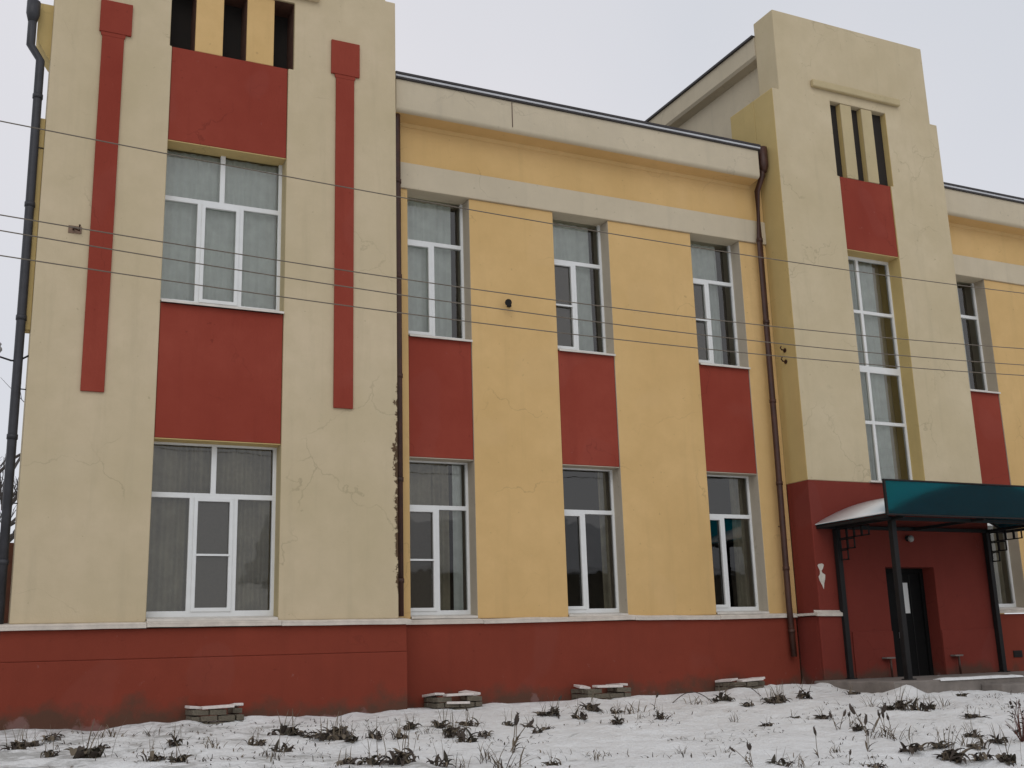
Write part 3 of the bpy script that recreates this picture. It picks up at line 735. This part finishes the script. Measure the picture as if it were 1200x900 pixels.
# ------------------------------------------------------------------ fence and bare trees beyond the outer corner
Fe = thing('board_fence', 'red brown board fence standing beside the end block', 'fence')
random.seed(3)
for k_ in range(14):
    x = .449 - k_ * .152
    bobj('board', (x - .145, x, .42 + random.uniform(-.008, .008), .445, -.2, 2.16 + random.uniform(-.02, .02)), 'fence_board', Fe, .004)
for z in (.6, 1.7): bobj('rail', (-1.9, .44, .446, .50, z, z + .09), 'fence_board', Fe, .004)
def bare_tree(x, y, h, seed, label):
    random.seed(seed)
    e = thing('bare_tree', label, 'tree', 'bare trees behind the building')
    base = Vector((x, y, gz(x, y) - .1))
    bt, bc = bmesh.new(), bmesh.new()
    top = base + Vector((random.uniform(-.4, .4), 0, h * .75))
    tp = [base.lerp(top, i / 6) + Vector((random.uniform(-.12, .12), random.uniform(-.12, .12), 0)) * (i > 0) for i in range(7)]
    tube(bt, tp, [h * .02 * (1 - i / 8) for i in range(7)], 7)
    def grow(p, dr, L, r, dep):
        q = p + dr * L; mid_ = p.lerp(q, .5) + Vector((random.uniform(-1, 1), random.uniform(-1, 1), random.uniform(-.3, .6))) * L * .09
        tube(bc, [p, mid_, q], [r, r * .75, r * .5], 4 if dep < 2 else 3, cap=False)
        if dep < 4:
            for _ in range(random.randint(3, 4)):
                nd = (dr + Vector((random.uniform(-1, 1), random.uniform(-1, 1), random.uniform(-.35, .8))) * .75).normalized()
                grow(p.lerp(q, random.uniform(.45, 1)), nd, L * random.uniform(.5, .72), max(.006, r * .55), dep + 1)
    for k_ in range(9):
        p = tp[min(6, 2 + k_ // 2)]
        a_ = random.uniform(0, 2 * pi); grow(p, Vector((cos(a_) * .8, sin(a_) * .8, random.uniform(.4, 1.1))).normalized(), h * random.uniform(.16, .26), h * .008, 1)
    obj('trunk', bt, 'bark', e); obj('crown', bc, 'bark', e)
bare_tree(.35, 21, 8.2, 11, 'tall bare grey tree beyond the board fence')
bare_tree(-1.6, 27, 9.5, 12, 'wide bare tree farther behind the board fence')
bare_tree(1.1, 31, 10.5, 17, 'highest bare tree, farthest behind the board fence')

# ------------------------------------------------------------------ house across the street (seen mirrored in the ground floor windows)
H = thing('neighbour_house', 'low grey house with snowy roof, mirrored in the ground floor windows', 'house')
hx0, hx1, hy = 14, 44, -34
bm = bmesh.new(); facade(bm, hx0, hx1, -2, 4.6, hy, [(hx0 + 1.5 + k_ * 3, hx0 + 2.9 + k_ * 3, .6, 2.4) for k_ in range(9)], -.3)
obj('wall', bm, 'brick_grey', H)
for k_ in range(9): bobj('window', (hx0 + 1.5 + k_ * 3, hx0 + 2.9 + k_ * 3, hy - .25, hy - .2, .6, 2.4), 'pvc', H, 0)
bm = bmesh.new(); extrude_x(bm, [(hy + .5, 4.5), (hy + .5, 4.75), (hy - 5, 7.6), (hy - 10.5, 4.75), (hy - 10.5, 4.5)], hx0 - .5, hx1 + .5); obj('roof', bm, 'roof_metal', H)
bobj('chimney', (24, 24.9, hy - 4.2, hy - 3.4, 6.6, 8.6), 'brick_grey', H, .02)

# ------------------------------------------------------------------ dead weeds in the snow
def ribbon(bm, p, az, ln, lean, wd, curl, mi, n=5, twist=0):
    """narrow curved leaf with a folded midrib"""
    rows = []; pos = Vector(p); ang = lean
    dx, dy = cos(az), sin(az); side = Vector((-dy, dx, 0))
    for i in range(n + 1):
        f_ = i / n; ww = wd * (1 - f_ ** 2.2) * (.45 + .9 * min(1, f_ * 3)) * .5 + .0012
        up = Vector((-dx * cos(ang), -dy * cos(ang), sin(ang))) * ww * .5
        rows.append((bm.verts.new(pos - side * ww + up), bm.verts.new(pos), bm.verts.new(pos + side * ww + up)))
        st_ = ln / n; pos = pos + Vector((dx * sin(ang), dy * sin(ang), cos(ang))) * st_; ang += curl / n + random.uniform(-.15, .15)
    for a_, b_ in zip(rows, rows[1:]):
        for k_ in range(2):
            f2 = bm.faces.new((a_[k_], b_[k_], b_[k_ + 1], a_[k_ + 1])); f2.material_index = mi; f2.smooth = True
def head(bm, p, dr, L, r, mi):
    p = Vector(p); dr = Vector(dr).normalized(); n = 6
    pts = [p + dr * L * i / n for i in range(n + 1)]
    tube(bm, pts, [r * (.25 + .95 * sin(pi * (i + .35) / (n + .6)) * random.uniform(.75, 1.2)) for i in range(n + 1)], 7, mi=mi)
    for _ in range(14):
        q = p + dr * L * random.random(); a_ = random.uniform(0, 2 * pi)
        ribbon(bm, q, a_, r * random.uniform(1.2, 2.4), random.uniform(.3, 1.1), r * .7, .3, mi, 2)
def clump(seed, n, ln, mi2):
    random.seed(seed); bm = bmesh.new()
    for k_ in range(n):
        a_ = random.uniform(0, 2 * pi); off = Vector((max(-.09, min(.09, random.gauss(0, .06))), max(-.06, min(.06, random.gauss(0, .04))), -.015 + random.random() ** 2 * .03))
        ribbon(bm, off, a_, ln * random.uniform(.35, .85), random.uniform(.35, 1.25), random.uniform(.018, .046), random.uniform(.6, 2.6), random.choice((0, 0, 1, mi2)), 5)
    for k_ in range(n // 6):
        a_ = random.uniform(0, 2 * pi); ribbon(bm, (random.gauss(0, .04), random.gauss(0, .04), -.01), a_, ln * 1.2, random.uniform(.05, .5), .005, .4, 1, 4)
    return bm
def stalks(seed, n, h, big=False):
    random.seed(seed); bm = bmesh.new()
    for k_ in range(n):
        b_ = Vector((random.gauss(0, .03), random.gauss(0, .03), -.02)); t_ = b_ + Vector((random.gauss(0, .05), random.gauss(0, .05), h * random.uniform(.65, 1.1)))
        tube(bm, [b_, b_.lerp(t_, .5) + Vector((random.gauss(0, .008), random.gauss(0, .008), 0)), t_], [.004, .0035, .003], 5, mi=1)
        L = h * random.uniform(.28, .42); head(bm, t_ - Vector((0, 0, L * .3)), (t_ - b_) + Vector((random.gauss(0, .05), 0, 0)), L, (.022 if big else .013) * random.uniform(.8, 1.2), 0)
        for _ in range(2): ribbon(bm, b_.lerp(t_, random.uniform(.05, .5)), random.uniform(0, 2 * pi), h * .5, random.uniform(.4, 1), .012, 1.1, random.choice((0, 1)), 4)
    return bm
def wisps(seed, n, h):
    random.seed(seed); bm = bmesh.new()
    for k_ in range(n): ribbon(bm, (random.gauss(0, .05), random.gauss(0, .04), -.01), random.uniform(0, 2 * pi), h * random.uniform(.5, 1.2), random.uniform(.05, .9), random.uniform(.003, .008), random.uniform(.2, 1.2), random.choice((0, 1, 1)), 4)
    return bm
def meshof(bm, name, mats):
    me_ = bpy.data.meshes.new(name); bm.to_mesh(me_); bm.free()
    for mm in mats: me_.materials.append(MATS[mm])
    return me_
TW = ['weed_dark', 'weed_tan', 'weed_green']
CL = [meshof(clump(20 + i, 22 + 7 * (i % 3), .15 + .025 * (i % 4), 1 + i % 2), 'weed_clump', TW) for i in range(6)]
ST = [meshof(stalks(40 + i, 1 + i % 3, .16 + .03 * i), 'weed_stalk', TW) for i in range(4)]
WI = [meshof(wisps(60 + i, 14, .15), 'grass_wisp', TW) for i in range(3)]
# x, y, kind (c clump, s seed heads, w wisps), size
SPOTS = '''0.9 -1.24 c 1|1.09 -2.88 c 1.6|.68 -1.43 c .8|1.48 -1.38 w 1.2|1.64 -3.35 c 1|3.23 -1.98 c 1.3|3.51 -2.3 c 1.4|1.82 -3.63 c .9|.55 -1.93 c .8|2.27 -2.86 w 1|2.76 -2.54 c .8|2.65 -3.71 w 1.2
3.56 -2.57 c 1.4|3.59 -3.06 c .9|4.05 -2.51 w 1.3|3.85 -3.11 c .9|4.2 -2.84 c .9|4.57 -2.17 c .9|4.64 -2.49 w 1|4.91 -2.18 c 1|4.77 -2.9 c 1|4.73 -3.35 c 1.1|5.31 -2.11 c 1|5.54 -1.72 s .8|5.08 -3.06 c .9|5.81 -2.08 c .9|5.88 -2.5 c .8|5.7 -3.05 c .7
4.73 -4.49 S 1.3|4.38 -5.03 w 1.5|3.17 -4.4 c 1|3.33 -4.54 c 1.1|3.6 -4.57 c 1.2|3.89 -4.72 c .7|4.03 -4.91 w 1|4.42 -4.58 w 1.3|6.75 -1.62 s 1.3|6.47 -1.69 c 1|7.34 -1.35 c 1|6.74 -2.17 c .9|7.61 -1.5 c .9|6.8 -2.91 c .8|5.87 -2.96 c .6|7.69 -1.79 w 1.5|8.22 -1.59 s 1.1|7.69 -2.48 c .6
9 -1.28 w 1.3|9.52 -1.2 c 1|9.58 -1.66 c 1|10.14 -1.49 c 1.2|10.06 -1.7 c 1|10.71 -1.44 c 1.4|11.68 -1.37 c .9|8.17 -3.26 w .8|8.39 -3.59 c .8|9 -3.34 c .8|9.39 -3.37 c .9|8.79 -4.28 s 1|9.14 -4.12 s .7|8.79 -4.64 c .7|10.68 -2.81 w 1.2|10.57 -3.23 c 1.2|10.69 -3.32 c 1.1|10.82 -3.53 c 1|10.71 -3.45 w 1.4|11.13 -3.38 c .9|11.65 -3.1 w 1.2|12.63 -2.5 c .8
10.71 -4.45 c .8|8.82 -4.84 s 1.5|8.83 -5.01 s 1.2|7.8 -5.78 s 1.1|7.95 -5.73 s 1.1|8.58 -5.18 w 1.4|8.68 -5.32 w 1.3|7.22 -5.87 s 1|7.49 -5.76 w .8|9.48 -5.57 c .8|8.14 -6.1 c 1.5|8.43 -6.13 c 1.2|8.04 -6.66 c 1.5|8.78 -6.11 w 1.3|8.79 -6.26 c .9|9.14 -6.18 c 1|8.26 -6.79 c 1|8.33 -7 c 1
6.28 -6.08 s .9|6.56 -6.13 c .7|6.7 -6.19 w 1|7.07 -6.39 s .7|7.22 -6.57 c .8|6.65 -5.18 w .7|6.13 -5.22 w .7|5.29 -5.09 w .8|4.82 -5.15 c .7|10.35 -1.35 c 1.1|5.0 -2.45 c .9|4.85 -2.62 c .8|3.72 -2.2 c 1|6.6 -1.75 c 1|7.5 -2.3 w .8|2.0 -2.2 c .8|1.3 -2.2 c .7|.8 -2.5 c .9|1.9 -1.3 w .9|2.9 -3.1 c .8'''
LAB = {'c': ('withered_weed', 'dark clump of withered leaves', 'withered leaf clumps in the snow'),
       's': ('seed_stalk', 'upright weed with dark seed heads', 'seed head stalks in the snow'),
       'S': ('seed_stalk', 'upright weed with dark seed heads', 'seed head stalks in the snow'),
       'w': ('grass_wisp', 'thin tuft of dry grass', 'dry grass tufts in the snow')}
random.seed(99)
for i, s in enumerate(SPOTS.replace('\n', '|').split('|')):
    x, y, k_, sc = s.split(); x, y, sc = float(x), float(y), float(sc)
    me_ = {'c': CL, 's': ST, 'S': ST[2:], 'w': WI}[k_][i % {'c': 6, 's': 4, 'S': 2, 'w': 3}[k_]]
    nm, lab, gr = LAB[k_]
    where = 'end block' if x < 5.2 else 'first yellow bay' if x < 7.3 else 'second yellow bay' if x < 9.6 else 'third yellow bay' if x < 11.5 else 'entrance step'
    size = 'tiny' if sc < .85 else 'middling' if sc < 1.15 else 'large'
    lab = size + ' ' + lab + (' close to the ' if y > -1.9 else ' a few steps from the ' if y > -3.2 else ' well away from the ' if y > -4.8 else ' farthest from the ') + where
    o_ = bpy.data.objects.new(nm, me_); COL.objects.link(o_); tag(o_, lab, 'weed', gr)
    o_.location = (x, y, gnd(x, y)); o_.rotation_euler = (random.uniform(-.12, .12), random.uniform(-.12, .12), random.uniform(0, 6.28))
    zs_ = random.uniform(.75, 1.5) if k_ == 'c' else random.uniform(.85, 1.1)
    o_.scale = (sc * 1.1, sc * .8, sc * zs_)
for x0, x1, hh, wh in ((9.75, 10.35, .2, 'h'), (8.95, 9.5, .16, 'third bay')):
    y0 = -.75; bm = bmesh.new()
    tube(bm, [(x0 + (x1 - x0) * i / 12, y0 - .25 * i / 12, gnd(x0, y0) * (1 - i / 12) + gnd(x1, y0 - .25) * i / 12 - .02 + hh * sin(pi * i / 12)) for i in range(13)], .006, 5)
    tag(obj('arched_stem', bm, 'weed_dark'), 'thin dry stem arching over the snow ' + ('just before the light well of the third bay' if wh[0] == 'h' else 'between the last two light wells'), 'stem', 'arched dry stems')
# reddish shrub at the edge of the snow
e = thing('dry_shrub', 'reddish twiggy dry shrub standing in the snow', 'shrub')
random.seed(5); bm = bmesh.new(); b0 = Vector((9.78, -5.92, gnd(9.78, -5.92) - .02))
for k_ in range(16):
    a_ = random.uniform(0, 6.28); t_ = b0 + Vector((cos(a_) * random.uniform(.02, .22), sin(a_) * random.uniform(.02, .2), random.uniform(.18, .45)))
    tube(bm, [b0, b0.lerp(t_, .5) + Vector((random.gauss(0, .02), random.gauss(0, .02), .02)), t_], [.006, .004, .002], 5)
obj('twigs', bm, 'weed_red', e)
bm = bmesh.new()
for k_ in range(40):
    a_ = random.uniform(0, 6.28); p = b0 + Vector((cos(a_) * random.uniform(0, .18), sin(a_) * random.uniform(0, .16), random.uniform(.08, .4)))
    ribbon(bm, p, random.uniform(0, 6.28), random.uniform(.04, .08), random.uniform(.4, 1.5), .02, 1, 0, 3)
obj('dead_leaves', bm, ['weed_dark'], e)
# uncountable stubble
random.seed(123); bm = bmesh.new(); cnt = 0
while cnt < 2600:
    x, y = random.uniform(.2, 14), random.uniform(-8, -.6)
    if noise.noise((x * .9, y * 1.3, 8)) + .35 * noise.noise((x * 3, y * 3, 2)) + (.25 if x < 5 else 0) < .18: continue
    if x > 11.9 and y > -2.3: continue
    cnt += 1
    ribbon(bm, (x, y, gnd(x, y) - .008), random.uniform(0, 6.28), random.uniform(.02, .075), random.uniform(.2, 1.2), random.uniform(.003, .011), random.uniform(.2, 1.4), random.choice((0, 1, 2)), 3)
st = obj('grass', bm, TW, recalc=False); st['kind'] = 'stuff'; tag(st, 'sparse dry grass stubble poking through the thin snow', 'grass')
